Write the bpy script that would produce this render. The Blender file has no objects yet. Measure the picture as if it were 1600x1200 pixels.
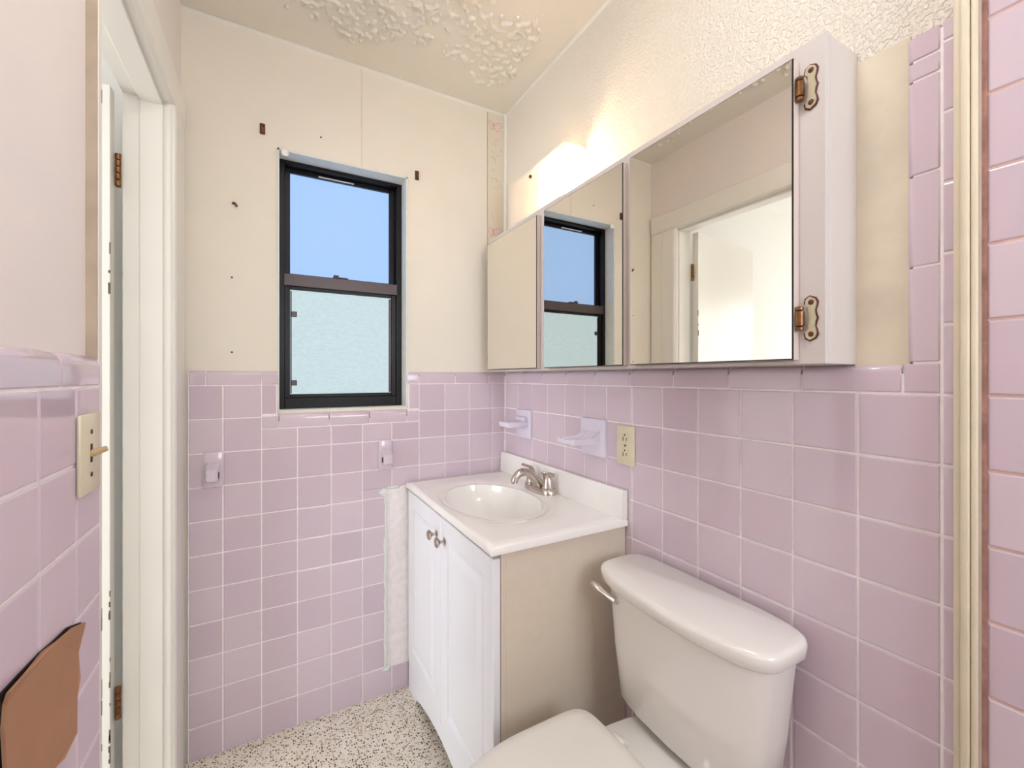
import bpy, bmesh, math, random
from mathutils import Vector, Matrix, noise
random.seed(7)
U = 0.11            # one wall-tile pitch in metres; room dimensions below are in tile pitches
EYE = 11.22         # eye height in tile pitches; z below is measured from eye level
def W(p): return Vector((p[0]*U, p[1]*U, (p[2]+EYE)*U))
scn = bpy.context.scene

# ------------------------------------------------------------------ camera, world, exposure
TH = math.atan(0.559)
cd = bpy.data.cameras.new('camera'); cam = bpy.data.objects.new('camera', cd); scn.collection.objects.link(cam)
cam.location = W((0, 0, 0)); cam.rotation_euler = (math.pi/2, 0, -TH)
cd.sensor_width = 36; cd.lens = 36*671/1600; cd.shift_y = -11/1600; cd.clip_start = 0.01
scn.camera = cam
scn.view_settings.view_transform = 'Standard'; scn.view_settings.look = 'None'
scn.view_settings.gamma = 1; scn.view_settings.use_curve_mapping = False
scn.view_settings.exposure = 3.0
wd = bpy.data.worlds.new('world'); scn.world = wd; wd.use_nodes = True
wd.node_tree.nodes['Background'].inputs[0].default_value = (0.55, 0.72, 1, 1)
wd.node_tree.nodes['Background'].inputs[1].default_value = 1.0
HALL_FILL = 0.88     # glow of the window added in the next room
PANE_UP, PANE_LOW = 0.128, 0.115
SHOWER_FILL = 1.45   # glow of the fill window added behind the viewer
BULB = 14.5
CEIL_FILL = 3.3  # glow of the added ceiling fill lamp

# ------------------------------------------------------------------ materials
def s2l(c):
    f = lambda v: v/12.92 if v <= 0.04045 else ((v+0.055)/1.055)**2.4
    return tuple(f(v/255) for v in c) + (1,)
class NT:
    def __init__(s, m): s.t = m.node_tree; s.n = s.t.nodes; s.l = s.t.links
    def new(s, typ, **kw):
        n = s.n.new(typ)
        for k, v in kw.items():
            if k.startswith('i_'):
                n.inputs[k[2:]].default_value = v
            else: setattr(n, k, v)
        return n
    def ramp(s, src, stops, interp='LINEAR'):
        r = s.n.new('ShaderNodeValToRGB'); r.color_ramp.interpolation = interp
        e = r.color_ramp.elements
        while len(e) < len(stops): e.new(0.5)
        for k, (p, c) in enumerate(stops): e[k].position = p; e[k].color = c if len(c) == 4 else (*c, 1)
        s.l.new(src, r.inputs[0]); return r
def mat(name, col, rough=0.5, metal=0.0, noise=0.0, nscale=30, bump=0.0, bscale=60, coat=0.0, spec=None, detail=3):
    m = bpy.data.materials.new(name); m.use_nodes = True; t = NT(m); b = t.n['Principled BSDF']
    c = s2l(col); b.inputs['Base Color'].default_value = c
    b.inputs['Roughness'].default_value = rough; b.inputs['Metallic'].default_value = metal
    b.inputs['Coat Weight'].default_value = coat
    if spec is not None: b.inputs['Specular IOR Level'].default_value = spec
    tc = t.new('ShaderNodeTexCoord')
    if noise:
        n = t.new('ShaderNodeTexNoise'); n.inputs['Scale'].default_value = nscale; n.inputs['Detail'].default_value = 4
        t.l.new(tc.outputs['Object'], n.inputs['Vector'])
        lo = tuple(v*(1-noise) for v in c[:3]); hi = tuple(min(1, v*(1+noise)) for v in c[:3])
        r = t.ramp(n.outputs['Fac'], [(0.3, lo), (0.7, hi)]); t.l.new(r.outputs[0], b.inputs['Base Color'])
    if bump:
        n = t.new('ShaderNodeTexNoise'); n.inputs['Scale'].default_value = bscale; n.inputs['Detail'].default_value = detail
        t.l.new(tc.outputs['Object'], n.inputs['Vector'])
        bp = t.new('ShaderNodeBump'); bp.inputs['Strength'].default_value = bump; bp.inputs['Distance'].default_value = 0.004
        t.l.new(n.outputs['Fac'], bp.inputs['Height']); t.l.new(bp.outputs[0], b.inputs['Normal'])
    return m
def emis(name, col, strength):
    m = bpy.data.materials.new(name); m.use_nodes = True; b = m.node_tree.nodes['Principled BSDF']
    b.inputs['Base Color'].default_value = (0.05, 0.06, 0.07, 1); b.inputs['Roughness'].default_value = 0.4; b.inputs['Specular IOR Level'].default_value = 0.15
    b.inputs['Emission Color'].default_value = s2l(col); b.inputs['Emission Strength'].default_value = strength
    return m
M = {}
# glazed lilac tile: small tone shift from tile to tile
def tile_mat():
    m = mat('lilac_glaze', (206, 179, 191), 0.07)
    t = NT(m); b = t.n['Principled BSDF']
    oi = t.new('ShaderNodeObjectInfo')
    r = t.ramp(oi.outputs['Random'], [(0, s2l((211, 191, 201))), (0.5, s2l((215, 196, 205))), (1, s2l((219, 201, 209)))])
    t.l.new(r.outputs[0], b.inputs['Base Color'])
    tc = t.new('ShaderNodeTexCoord'); n = t.new('ShaderNodeTexNoise'); n.inputs['Scale'].default_value = 14
    t.l.new(tc.outputs['Object'], n.inputs['Vector'])
    bp = t.new('ShaderNodeBump'); bp.inputs['Strength'].default_value = 0.06; bp.inputs['Distance'].default_value = 0.004
    t.l.new(n.outputs['Fac'], bp.inputs['Height']); t.l.new(bp.outputs[0], b.inputs['Normal'])
    return m
M['tile'] = tile_mat()
M['grout'] = mat('grout', (250, 240, 238), 0.85, noise=0.06, nscale=40)
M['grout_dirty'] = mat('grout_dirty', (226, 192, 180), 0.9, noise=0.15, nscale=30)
M['joint_rose'] = mat('rose_joint', (176, 134, 124), 0.8, noise=0.3, nscale=40)
M['plaster'] = mat('cream_wall_paint', (236, 227, 211), 0.6, noise=0.015, nscale=6, bump=0.05, bscale=120)
M['plaster_left'] = mat('pale_wall_paint', (236, 227, 221), 0.55, noise=0.015, nscale=6, bump=0.08, bscale=160)
M['bare_strip'] = mat('stained_cream_paint', (224, 211, 188), 0.7, noise=0.10, nscale=9, bump=0.1)
M['edge_strip'] = mat('aged_caulk', (190, 172, 150), 0.7, noise=0.12, nscale=18)
M['hall'] = mat('hall_white_paint', (240, 238, 232), 0.7, noise=0.01)
M['gloss'] = mat('cream_gloss_paint', (236, 232, 222), 0.28, noise=0.012, nscale=5, bump=0.04, bscale=40)
M['chip'] = mat('bare_chip', (105, 85, 60), 0.8)
M['white_mdf'] = mat('white_laminate', (246, 246, 248), 0.3)
M['panel_side'] = mat('beige_side_panel', (226, 212, 191), 0.45, noise=0.02)
M['dark_gap'] = mat('dark_gap', (45, 35, 30), 0.8)
M['marble'] = mat('cultured_marble', (251, 246, 239), 0.10, noise=0.01, nscale=12, coat=0.3)
M['ceramic'] = mat('bone_ceramic', (243, 238, 231), 0.10, coat=0.4)
M['seat'] = mat('bone_plastic', (241, 236, 227), 0.25)
M['nickel'] = mat('brushed_nickel', (200, 190, 180), 0.22, metal=1.0)
M['chrome'] = mat('chrome', (215, 210, 205), 0.08, metal=1.0)
M['brass'] = mat('worn_brass', (128, 92, 62), 0.4, metal=1.0, noise=0.4, nscale=80)
M['hinge_steel'] = mat('cream_hinge', (205, 195, 165), 0.35, metal=0.6)
M['rust'] = mat('rusty_brown', (95, 45, 25), 0.6, noise=0.4, nscale=200)
M['cab'] = mat('grey_laminate', (214, 205, 199), 0.4)
M['cab_edge'] = mat('tan_board_edge', (216, 200, 190), 0.6)
M['mirror'] = mat('silvered_glass', (236, 232, 224), 0.012, metal=1.0)
M['lamp_white'] = mat('white_enamel', (244, 240, 232), 0.35)
M['ivory'] = mat('ivory_plastic', (226, 214, 184), 0.3)
M['ivory_dark'] = mat('tan_plastic', (205, 178, 135), 0.35)
M['black'] = mat('black_slot', (25, 20, 18), 0.6)
M['lilac_ceramic'] = mat('pale_lilac_ceramic', (222, 206, 216), 0.08)
M['white_ceramic'] = mat('lilac_white_ceramic', (228, 220, 232), 0.08)
M['frame'] = mat('black_brown_aluminium', (20, 15, 15), 0.35, spec=0.3)
M['rail'] = mat('bronze_aluminium', (84, 73, 72), 0.35, metal=0.5)
M['reveal'] = mat('old_white_paint', (226, 226, 218), 0.5, noise=0.05, nscale=30, bump=0.15, bscale=60)
M['patch'] = mat('white_filler', (232, 232, 224), 0.6, noise=0.02, nscale=8, bump=0.06, bscale=30)
M['cardboard'] = mat('brown_cardboard', (176, 130, 98), 0.85, noise=0.07, nscale=10, bump=0.15, bscale=25)
M['jambtrim'] = mat('cream_trim_paint', (226, 212, 186), 0.45, noise=0.04, nscale=14)
M['paper'] = mat('cream_wallpaper', (228, 216, 194), 0.7)
M['print_pink'] = mat('pink_print', (234, 208, 200), 0.7, noise=0.1, nscale=200)
M['print_dark'] = mat('mauve_print', (205, 160, 155), 0.7)
M['pane_up'] = emis('sky_lit_frosted_glass', (164, 200, 250), PANE_UP)
M['hall_fill_pane'] = emis('hall_fill_glass', (240, 246, 255), HALL_FILL)
M['fill_globe'] = emis('fill_opal_glow', (248, 250, 255), CEIL_FILL)
M['shower_fill_pane'] = emis('shower_fill_glass', (232, 242, 255), SHOWER_FILL)
M['bulb'] = emis('glowing_bulb', (255, 224, 182), BULB)

def obscure_pane():
    m = emis('sky_lit_obscure_glass', (200, 224, 228), PANE_LOW); t = NT(m); b = t.n['Principled BSDF']
    tc = t.new('ShaderNodeTexCoord'); n = t.new('ShaderNodeTexNoise'); n.inputs['Scale'].default_value = 60; n.inputs['Detail'].default_value = 5
    mp = t.new('ShaderNodeMapping'); mp.inputs['Scale'].default_value = (1, 1, 2.4)
    t.l.new(tc.outputs['Object'], mp.inputs[0]); t.l.new(mp.outputs[0], n.inputs['Vector'])
    r = t.ramp(n.outputs['Fac'], [(0.30, s2l((196, 218, 222))), (0.70, s2l((212, 232, 236)))])
    t.l.new(r.outputs[0], b.inputs['Emission Color'])
    bp = t.new('ShaderNodeBump'); bp.inputs['Strength'].default_value = 0.4; t.l.new(n.outputs['Fac'], bp.inputs['Height']); t.l.new(bp.outputs[0], b.inputs['Normal'])
    return m
M['pane_low'] = obscure_pane()

def orange_peel():
    m = mat('orange_peel_wall', (236, 228, 213), 0.6); t = NT(m); b = t.n['Principled BSDF']
    tc = t.new('ShaderNodeTexCoord')
    n = t.new('ShaderNodeTexNoise'); n.inputs['Scale'].default_value = 140; n.inputs['Detail'].default_value = 2
    t.l.new(tc.outputs['Object'], n.inputs['Vector'])
    sp = t.new('ShaderNodeSeparateXYZ'); t.l.new(tc.outputs['Object'], sp.inputs[0])
    mr = t.new('ShaderNodeMapRange'); mr.inputs[1].default_value = 0.95; mr.inputs[2].default_value = 1.35; mr.inputs[3].default_value = 1.0; mr.inputs[4].default_value = 0.05
    t.l.new(sp.outputs['Y'], mr.inputs[0])
    r = t.ramp(n.outputs['Fac'], [(0.42, (0, 0, 0)), (0.6, (1, 1, 1))])
    mu = t.new('ShaderNodeMath', operation='MULTIPLY'); t.l.new(r.outputs[0], mu.inputs[0]); t.l.new(mr.outputs[0], mu.inputs[1])
    bp = t.new('ShaderNodeBump'); bp.inputs['Strength'].default_value = 0.75; bp.inputs['Distance'].default_value = 0.003
    t.l.new(mu.outputs[0], bp.inputs['Height']); t.l.new(bp.outputs[0], b.inputs['Normal'])
    return m
M['peel_wall'] = orange_peel()

M['ceiling'] = mat('cream_ceiling_paint', (237, 230, 216), 0.8, noise=0.015, nscale=5, bump=0.05, bscale=90)

def terrazzo():
    m = mat('terrazzo', (226, 212, 190), 0.22); t = NT(m); b = t.n['Principled BSDF']
    tc = t.new('ShaderNodeTexCoord')
    wn = t.new('ShaderNodeTexNoise'); wn.inputs['Scale'].default_value = 220
    t.l.new(tc.outputs['Object'], wn.inputs['Vector'])
    va = t.new('ShaderNodeVectorMath', operation='MULTIPLY_ADD'); va.inputs[1].default_value = (0.004, 0.004, 0.0)
    t.l.new(wn.outputs['Color'], va.inputs[0]); t.l.new(tc.outputs['Object'], va.inputs[2])
    base = t.new('ShaderNodeTexNoise'); base.inputs['Scale'].default_value = 16; t.l.new(tc.outputs['Object'], base.inputs['Vector'])
    col = t.ramp(base.outputs['Fac'], [(0.3, s2l((232, 220, 200))), (0.7, s2l((242, 234, 220)))]).outputs[0]
    for sc, size, share, cols in ((120, 0.50, 0.68, [(0, s2l((208, 190, 162))), (0.5, s2l((240, 232, 216))), (1, s2l((198, 180, 154)))]),
                                  (180, 0.34, 0.80, [(0, s2l((92, 70, 54))), (0.6, s2l((140, 116, 92))), (1, s2l((176, 154, 128)))]),
                                  (135, 0.34, 0.78, [(0, s2l((38, 28, 25))), (1, s2l((86, 64, 50)))])):
        v = t.new('ShaderNodeTexVoronoi'); v.inputs['Scale'].default_value = sc; v.voronoi_dimensions = '2D'
        t.l.new(va.outputs[0], v.inputs['Vector'])
        sep = t.new('ShaderNodeSeparateColor'); t.l.new(v.outputs['Color'], sep.inputs[0])
        g1 = t.new('ShaderNodeMath', operation='GREATER_THAN'); g1.inputs[1].default_value = share; t.l.new(sep.outputs[0], g1.inputs[0])
        g2 = t.new('ShaderNodeMath', operation='LESS_THAN'); g2.inputs[1].default_value = size; t.l.new(v.outputs['Distance'], g2.inputs[0])
        mu = t.new('ShaderNodeMath', operation='MULTIPLY'); t.l.new(g1.outputs[0], mu.inputs[0]); t.l.new(g2.outputs[0], mu.inputs[1])
        cr = t.ramp(sep.outputs[1], cols)
        mx = t.new('ShaderNodeMix', data_type='RGBA'); t.l.new(mu.outputs[0], mx.inputs['Factor'])
        t.l.new(col, mx.inputs['A']); t.l.new(cr.outputs[0], mx.inputs['B']); col = mx.outputs['Result']
    t.l.new(col, b.inputs['Base Color'])
    return m
M['terrazzo'] = terrazzo()

def acrylic():
    m = bpy.data.materials.new('lamp_acrylic'); m.use_nodes = True; t = NT(m)
    out = t.n['Material Output']; t.n.remove(t.n['Principled BSDF'])
    tr = t.new('ShaderNodeBsdfTranslucent'); tr.inputs[0].default_value = s2l((248, 240, 226))
    df = t.new('ShaderNodeBsdfDiffuse'); df.inputs[0].default_value = s2l((246, 240, 230))
    tp = t.new('ShaderNodeBsdfTransparent'); tp.inputs[0].default_value = (1, 0.98, 0.95, 1)
    a = t.new('ShaderNodeMixShader'); a.inputs[0].default_value = 0.72; t.l.new(tr.outputs[0], a.inputs[1]); t.l.new(df.outputs[0], a.inputs[2])
    c = t.new('ShaderNodeMixShader'); c.inputs[0].default_value = 0.05; t.l.new(a.outputs[0], c.inputs[1]); t.l.new(tp.outputs[0], c.inputs[2])
    t.l.new(c.outputs[0], out.inputs[0]); return m
M['acrylic'] = acrylic()

# ------------------------------------------------------------------ mesh helpers (all in tile pitches)
def finish(bm, name, m, smooth=None):
    bmesh.ops.recalc_face_normals(bm, faces=bm.faces)
    me = bpy.data.meshes.new(name); bm.to_mesh(me); bm.free()
    me.materials.append(M[m] if isinstance(m, str) else m)
    if smooth:
        for p in me.polygons: p.use_smooth = True
        me.set_sharp_from_angle(angle=math.radians(smooth))
    return me
WL = {}
def obj(name, bm, m, parent=None, smooth=None, base=None):
    """one mesh object from a bmesh in room units; under a parent its origin is the parent's"""
    for v in bm.verts: v.co = W(v.co)
    if parent is not None: o0 = WL[parent.name]
    elif base is not None: o0 = W(base)
    else: o0 = Vector((0, 0, 0))
    for v in bm.verts: v.co -= o0
    o = bpy.data.objects.new(name, finish(bm, name, m, smooth)); scn.collection.objects.link(o)
    if parent is not None: o.parent = parent
    else: o.location = o0
    WL[o.name] = o0
    return o
def thing(name, base, label, cat, group=None):
    o = bpy.data.objects.new(name, None); scn.collection.objects.link(o); o.empty_display_size = 0.05
    o.location = W(base); WL[o.name] = W(base); return tag(o, label, cat, group)
def tag(o, label=None, cat=None, group=None, kind=None):
    if label: o['label'] = label
    if cat: o['category'] = cat
    if group: o['group'] = group
    if kind: o['kind'] = kind
    return o
def struct(name, bm, m, label=None, smooth=None):
    return tag(obj(name, bm, m, None, smooth), label=label, kind='structure')
def BM(): return bmesh.new()
def box(bm, x0, x1, y0, y1, z0, z1, bev=0, seg=2):
    vs = [bm.verts.new((x, y, z)) for x in (x0, x1) for y in (y0, y1) for z in (z0, z1)]
    fs = [bm.faces.new([vs[i] for i in f]) for f in ((0, 1, 3, 2), (4, 6, 7, 5), (0, 4, 5, 1), (2, 3, 7, 6), (0, 2, 6, 4), (1, 5, 7, 3))]
    bmesh.ops.recalc_face_normals(bm, faces=fs)
    if bev:
        es = list({e for f in fs for e in f.edges})
        bmesh.ops.bevel(bm, geom=es, offset=bev, segments=seg, profile=0.5, affect='EDGES')
    return bm
def loft(bm, rings, cap0=True, cap1=True, closed=True):
    vr = [[bm.verts.new(p) for p in r] for r in rings]; n = len(vr[0])
    for a, b in zip(vr, vr[1:]):
        for k in range(n if closed else n-1):
            bm.faces.new((a[k], a[(k+1) % n], b[(k+1) % n], b[k]))
    if cap0: bm.faces.new(vr[0][::-1])
    if cap1: bm.faces.new(vr[-1])
    return bm
def frame_of(d):
    d = Vector(d).normalized(); a = Vector((0, 0, 1)) if abs(d.z) < 0.9 else Vector((1, 0, 0))
    u = d.cross(a).normalized(); return u, d.cross(u).normalized()
def tube(bm, pts, rad, n=12, cap=True):
    pts = [Vector(p) for p in pts]; rad = rad if isinstance(rad, (list, tuple)) else [rad]*len(pts)
    rings = []; u = None
    for i, p in enumerate(pts):
        d = (pts[min(i+1, len(pts)-1)] - pts[max(i-1, 0)]).normalized()
        if u is None: u, w = frame_of(d)
        else: u = (u - d*u.dot(d)).normalized(); w = d.cross(u)
        r = rad[i]; ru, rw = r if isinstance(r, tuple) else (r, r)
        rings.append([p + u*ru*math.cos(2*math.pi*k/n) + w*rw*math.sin(2*math.pi*k/n) for k in range(n)])
    return loft(bm, rings, cap, cap)
def lathe(bm, c, axis, prof, n=20):
    """prof: (distance along axis, radius)"""
    c = Vector(c); d = Vector(axis).normalized(); u, w = frame_of(d)
    return loft(bm, [[c + d*h + (u*math.cos(2*math.pi*k/n) + w*math.sin(2*math.pi*k/n))*max(r, 1e-4) for k in range(n)] for h, r in prof])
def prism(bm, poly, off):
    off = Vector(off); return loft(bm, [[Vector(p) for p in poly], [Vector(p)+off for p in poly]])
def bez(p0, p1, p2, p3, n=10):
    P = [Vector(p) for p in (p0, p1, p2, p3)]
    return [P[0]*(1-t)**3 + P[1]*3*t*(1-t)**2 + P[2]*3*t*t*(1-t) + P[3]*t**3 for t in [k/n for k in range(n+1)]]

# ------------------------------------------------------------------ room dimensions (tile pitches)
XR, YB, XL = 8.29, 15.43, -2.13        # tile faces: right wall, window wall, door wall
PR, PB, PL = XR+0.10, YB+0.10, -2.30   # painted faces above the tile
ZF, ZC = -EYE, 10.72
YF = -9.5                              # wall behind the viewer
OX0, OX1, OZ0, OZ1 = 0.20, 4.26, -1.06, 7.22   # window opening
DY0, DY1, DZ = 8.42, 13.95, 7.03                # door opening
HX = -25.0                                      # far wall of the next room

# floor and ceiling
struct('floor', box(BM(), HX, PR+1, YF, 24, ZF-0.5, ZF), 'terrazzo', 'cream terrazzo floor with dark chips')
ce = struct('ceiling', box(BM(), PL, PR, YF, PB, ZC, ZC+0.5), 'ceiling', 'cream ceiling with peeling texture')
def coat():
    # flaking texture coat, worn smooth towards the walls: real relief on a fine grid
    x0, x1, y0, y1, st_ = PL+0.4, PR-0.35, 2.0, PB-0.45, 0.036
    nx_, ny_ = int((x1-x0)/st_), int((y1-y0)/st_); bm = BM(); rows_ = []
    def ss(a, b_, v): t = max(0, min(1, (v-a)/(b_-a))); return t*t*(3-2*t)
    for i in range(nx_+1):
        r = []
        x = x0+i*st_
        for j in range(ny_+1):
            y = y0+j*st_
            m = noise.noise((x*0.42+3.1, y*0.42, 1.7)) + 0.5*noise.noise((x*1.1, y*1.1, 5.2))
            m += 0.50 - 1.2*ss(13.2, 15.1, y) - 1.5*ss(6.9, 8.1, x) - 1.0*ss(-0.6, -1.9, x)
            mk = ss(-0.25, 0.35, m)
            n1 = noise.noise((x*5.2, y*6.4, 0.3)) + 0.5*noise.noise((x*9.5, y*9.5, 2.0))
            t0_ = 0.10 + 0.75*(1-mk); h = ss(t0_, t0_+0.10, n1)
            if mk > 0.05 and n1 > 0.35: h *= 1.35
            r.append(bm.verts.new((x, y, ZC+0.012-0.065*h)))
        rows_.append(r)
    for i in range(nx_):
        for j in range(ny_):
            q = (rows_[i][j], rows_[i+1][j], rows_[i+1][j+1], rows_[i][j+1])
            if min(v.co.z for v in q) < ZC+0.004: bm.faces.new(q)
    for v in [v for v in bm.verts if not v.link_faces]: bm.verts.remove(v)
    return bm
tag(obj('texture_coat', coat(), 'ceiling', ce, 80), kind='stuff')
# walls
wr = struct('wall_right', box(BM(), PR, PR+1, YF, PB+1.2, ZF, ZC+0.5), 'peel_wall', 'lilac tiled wall with textured cream paint above')
b = BM()
box(b, PL-1, OX0, PB, PB+1.2, ZF, ZC+0.5); box(b, OX1, PR, PB, PB+1.2, ZF, ZC+0.5)
box(b, OX0, OX1, PB, PB+1.2, ZF, OZ0-0.03); box(b, OX0, OX1, PB, PB+1.2, OZ1, ZC+0.5)
wb = struct('wall_back', b, 'plaster', 'cream painted window wall over lilac tile')
b = BM()
box(b, PL-0.92, PL, YF, DY0-0.12, ZF, ZC+0.5); box(b, PL-0.92, PL, DY1+0.02, PB, ZF, ZC+0.5); box(b, PL-0.92, PL, DY0-0.12, DY1+0.02, DZ+0.05, ZC+0.5)
wl = struct('wall_left', b, 'plaster_left', 'pale painted door wall over lilac tile')
b = BM(); fx0, fx1, fz0, fz1 = 2.0, 7.8, -0.5, 7.5
box(b, PL-0.92, fx0, YF-0.5, YF, ZF, ZC+0.5); box(b, fx1, PR, YF-0.5, YF, ZF, ZC+0.5); box(b, fx0, fx1, YF-0.5, YF, ZF, fz0); box(b, fx0, fx1, YF-0.5, YF, fz1, ZC+0.5)
struct('wall_front', b, 'plaster')
w3 = tag(thing('fill_window_shower', (4.9, YF, fz0), 'frosted window added behind the viewer for fill light', None), kind='structure')  # added unseen window whose glowing pane fills the room from behind
obj('pane', box(BM(), fx0, fx1, YF-0.4, YF-0.35, fz0, fz1), 'shower_fill_pane', w3)
b = BM()
for a0, a1 in ((fx0, fx0+0.3), (4.75, 5.05), (fx1-0.3, fx1)): box(b, a0, a1, YF-0.34, YF+0.05, fz0, fz1)
for a0, a1 in ((fz0, fz0+0.3), (fz1-0.3, fz1)):
    box(b, fx0+0.3, 4.75, YF-0.34, YF+0.03, a0, a1); box(b, 5.05, fx1-0.3, YF-0.34, YF+0.03, a0, a1)
obj('fill_window_frame', b, 'hall', w3)
# next room beyond the door
struct('wall_hall_end', box(BM(), HX, PL-0.92, 16.0, 16.5, ZF, ZC+0.5), 'hall')
struct('wall_hall_near', box(BM(), HX, PL-0.92, YF-0.5, YF, ZF, ZC+0.5), 'hall')
hy0, hy1, hz0, hz1 = -1.0, 13.0, -10.5, 7.0
b = BM()
box(b, HX-0.5, HX, YF, hy0, ZF, ZC+0.5); box(b, HX-0.5, HX, hy1, 24, ZF, ZC+0.5); box(b, HX-0.5, HX, hy0, hy1, ZF, hz0); box(b, HX-0.5, HX, hy0, hy1, hz1, ZC+0.5)
struct('wall_hall_far', b, 'hall')
struct('ceiling_hall', box(BM(), HX, PL-0.92, YF, 24, ZC, ZC+0.5), 'hall')
w2 = tag(thing('fill_window_hall', (HX, (hy0+hy1)/2, hz0), 'bright floor-length window added to light the white room beyond the door', None), kind='structure')  # added unseen window, supplies the light that enters by the door
obj('pane', box(BM(), HX-0.35, HX-0.3, hy0, hy1, hz0, hz1), 'hall_fill_pane', w2)
b = BM()
for a0, a1 in ((hy0, hy0+0.4), ((hy0+hy1)/2-0.2, (hy0+hy1)/2+0.2), (hy1-0.4, hy1)): box(b, HX-0.3, HX+0.1, a0, a1, hz0, hz1)
for a0, a1 in ((hz0, hz0+0.4), (hz1-0.4, hz1)): box(b, HX-0.3, HX+0.1, hy0, hy1, a0, a1)
obj('fill_window_frame', b, 'hall', w2)

# ------------------------------------------------------------------ wall tiles, each its own piece
GAP = 0.036; TT = 0.075
MESH = {}
def tile_mesh(w, h):
    k = ('t', round(w, 3), round(h, 3))
    if k not in MESH:
        bm = BM(); w2_, h2 = w/2, h/2; rings = []
        for ins, d in ((0, 0.0), (0, -TT+0.018), (0.008, -TT+0.005), (0.022, -TT)):
            rings.append([(-w2_+ins, d, -h2+ins), (w2_-ins, d, -h2+ins), (w2_-ins, d, h2-ins), (-w2_+ins, d, h2-ins)])
        loft(bm, [[Vector(p)*U for p in r] for r in rings], cap0=False)
        MESH[k] = finish(bm, 'tile', 'tile')
    return MESH[k]
def bull_mesh(w, h, side, r):
    k = ('b', round(w, 3), round(h, 3), side, r)
    if k not in MESH:
        L, H = (w, h) if side in 'tb' else (h, w)
        prof = [(-H/2, 0.0), (-H/2, -TT+0.02), (-H/2+0.02, -TT)]
        for q in range(7):
            a = q/6*math.pi/2; prof.append((H/2-r+r*math.sin(a), -TT+r-r*math.cos(a)))
        prof.append((H/2, max(0.0, -TT+r)+0.05))
        def P(s, v, d):
            if side == 't': p = (s, d, v)
            elif side == 'b': p = (-s, d, -v)
            elif side == 'l': p = (-v, d, s)
            else: p = (v, d, -s)
            return Vector(p)*U
        bm = BM()
        rings = []
        for s, ins in ((-L/2, 0.014), (-L/2+0.014, 0), (L/2-0.014, 0), (L/2, 0.014)):
            rings.append([P(s, v, min(0.2, d+ins)) for v, d in prof])
        loft(bm, rings, True, True, closed=False)
        MESH[k] = finish(bm, 'trim_tile', 'tile', 40)
    return MESH[k]
def put(wall, me, u, v, name):
    o = bpy.data.objects.new(name, me); scn.collection.objects.link(o)
    par, rot, p = {'R': (wr, -math.pi/2, (XR+TT, u, v)), 'B': (wb, 0, (u, YB+TT, v)), 'L': (wl, math.pi/2, (XL-TT, u, v))}[wall]
    o.parent = par; o.location = W(p)
    o.rotation_euler = (random.uniform(-1, 1)*0.0035, 0, rot + random.uniform(-1, 1)*0.0035)
    return o
def tile(wall, u0, u1, v0, v1):
    if u1-u0 < 0.06 or v1-v0 < 0.06: return
    put(wall, tile_mesh(u1-u0-GAP, v1-v0-GAP), (u0+u1)/2, (v0+v1)/2, 'tile')
def bull(wall, u0, u1, v0, v1, side, r=0.13):
    put(wall, bull_mesh(u1-u0-GAP*0.8, v1-v0-GAP*0.8, side, r), (u0+u1)/2, (v0+v1)/2, 'trim_tile')
Z0 = -0.25                                   # underside of the cap row
rows = [(Z0-k-1, Z0-k) for k in range(11)]
rows[-1] = (ZF, rows[-1][1])
# right wall: grid of columns from the shower edge to the corner
colsR = [2.346+k for k in range(13)] + [YB-0.04]
skipR = {(13.346, 1), (9.346, 1)}
for c0, c1 in zip(colsR, colsR[1:]):
    for k, (v0, v1) in enumerate(rows):
        if (round(c0, 3), k) in skipR: continue
        tile('R', c0, c1, v0, v1)
# cap row: six-inch bullnose pieces
cy = [1.415*k+2.78 for k in range(0, 9)] + [YB-0.04]
for a, c in zip(cy, cy[1:]):
    bull('R', a, c, Z0, Z0+0.46, 't')
tile('R', 2.346, 2.78, Z0, Z0+0.46)
# shower-side column standing above the cap
vz = Z0+0.46
for v0, v1 in ((vz, 1.62), (1.62, 2.97), (2.97, 4.37), (4.37, 4.66), (4.66, 5.04)):
    bull('R', 2.346, 2.76, v0, v1, 'l')
narrow = [Z0-k for k in range(11, -1, -1)] + [0.75+k for k in range(5)] + [5.06]
narrow[0] = ZF
for v0, v1 in zip(narrow, narrow[1:]): tile('R', 1.93, 2.346, v0, v1)
sh = [ZF] + [Z0-k for k in range(10, -1, -1)] + [0.76+k for k in range(7)]
for c0, c1 in ((0.91, 1.91), (-0.09, 0.91), (-1.09, -0.09)):
    for v0, v1 in zip(sh, sh[1:]): tile('R', c0, c1, v0, v1)
b = BM(); box(b, XR+0.02, PR+0.02, 1.93, YB+0.06, ZF, Z0+0.30); box(b, XR+0.02, PR+0.02, 1.93, 2.66, Z0+0.30, 4.97)
box(b, XR+0.07, PR+0.02, 2.67, YB+0.06, Z0+0.25, Z0+0.42); obj('grout', b, 'grout', wr)
b = BM(); box(b, XR+0.02, PR+0.02, YF, 1.93, ZF, 6.9); obj('grout_shower', b, 'grout_dirty', wr); obj('rose_joint', box(BM(), XR+0.004, XR+0.03, 1.90, 1.96, ZF, ZC), 'joint_rose', wr)  # narrow strip in a darker rose next to the upright trim
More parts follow.
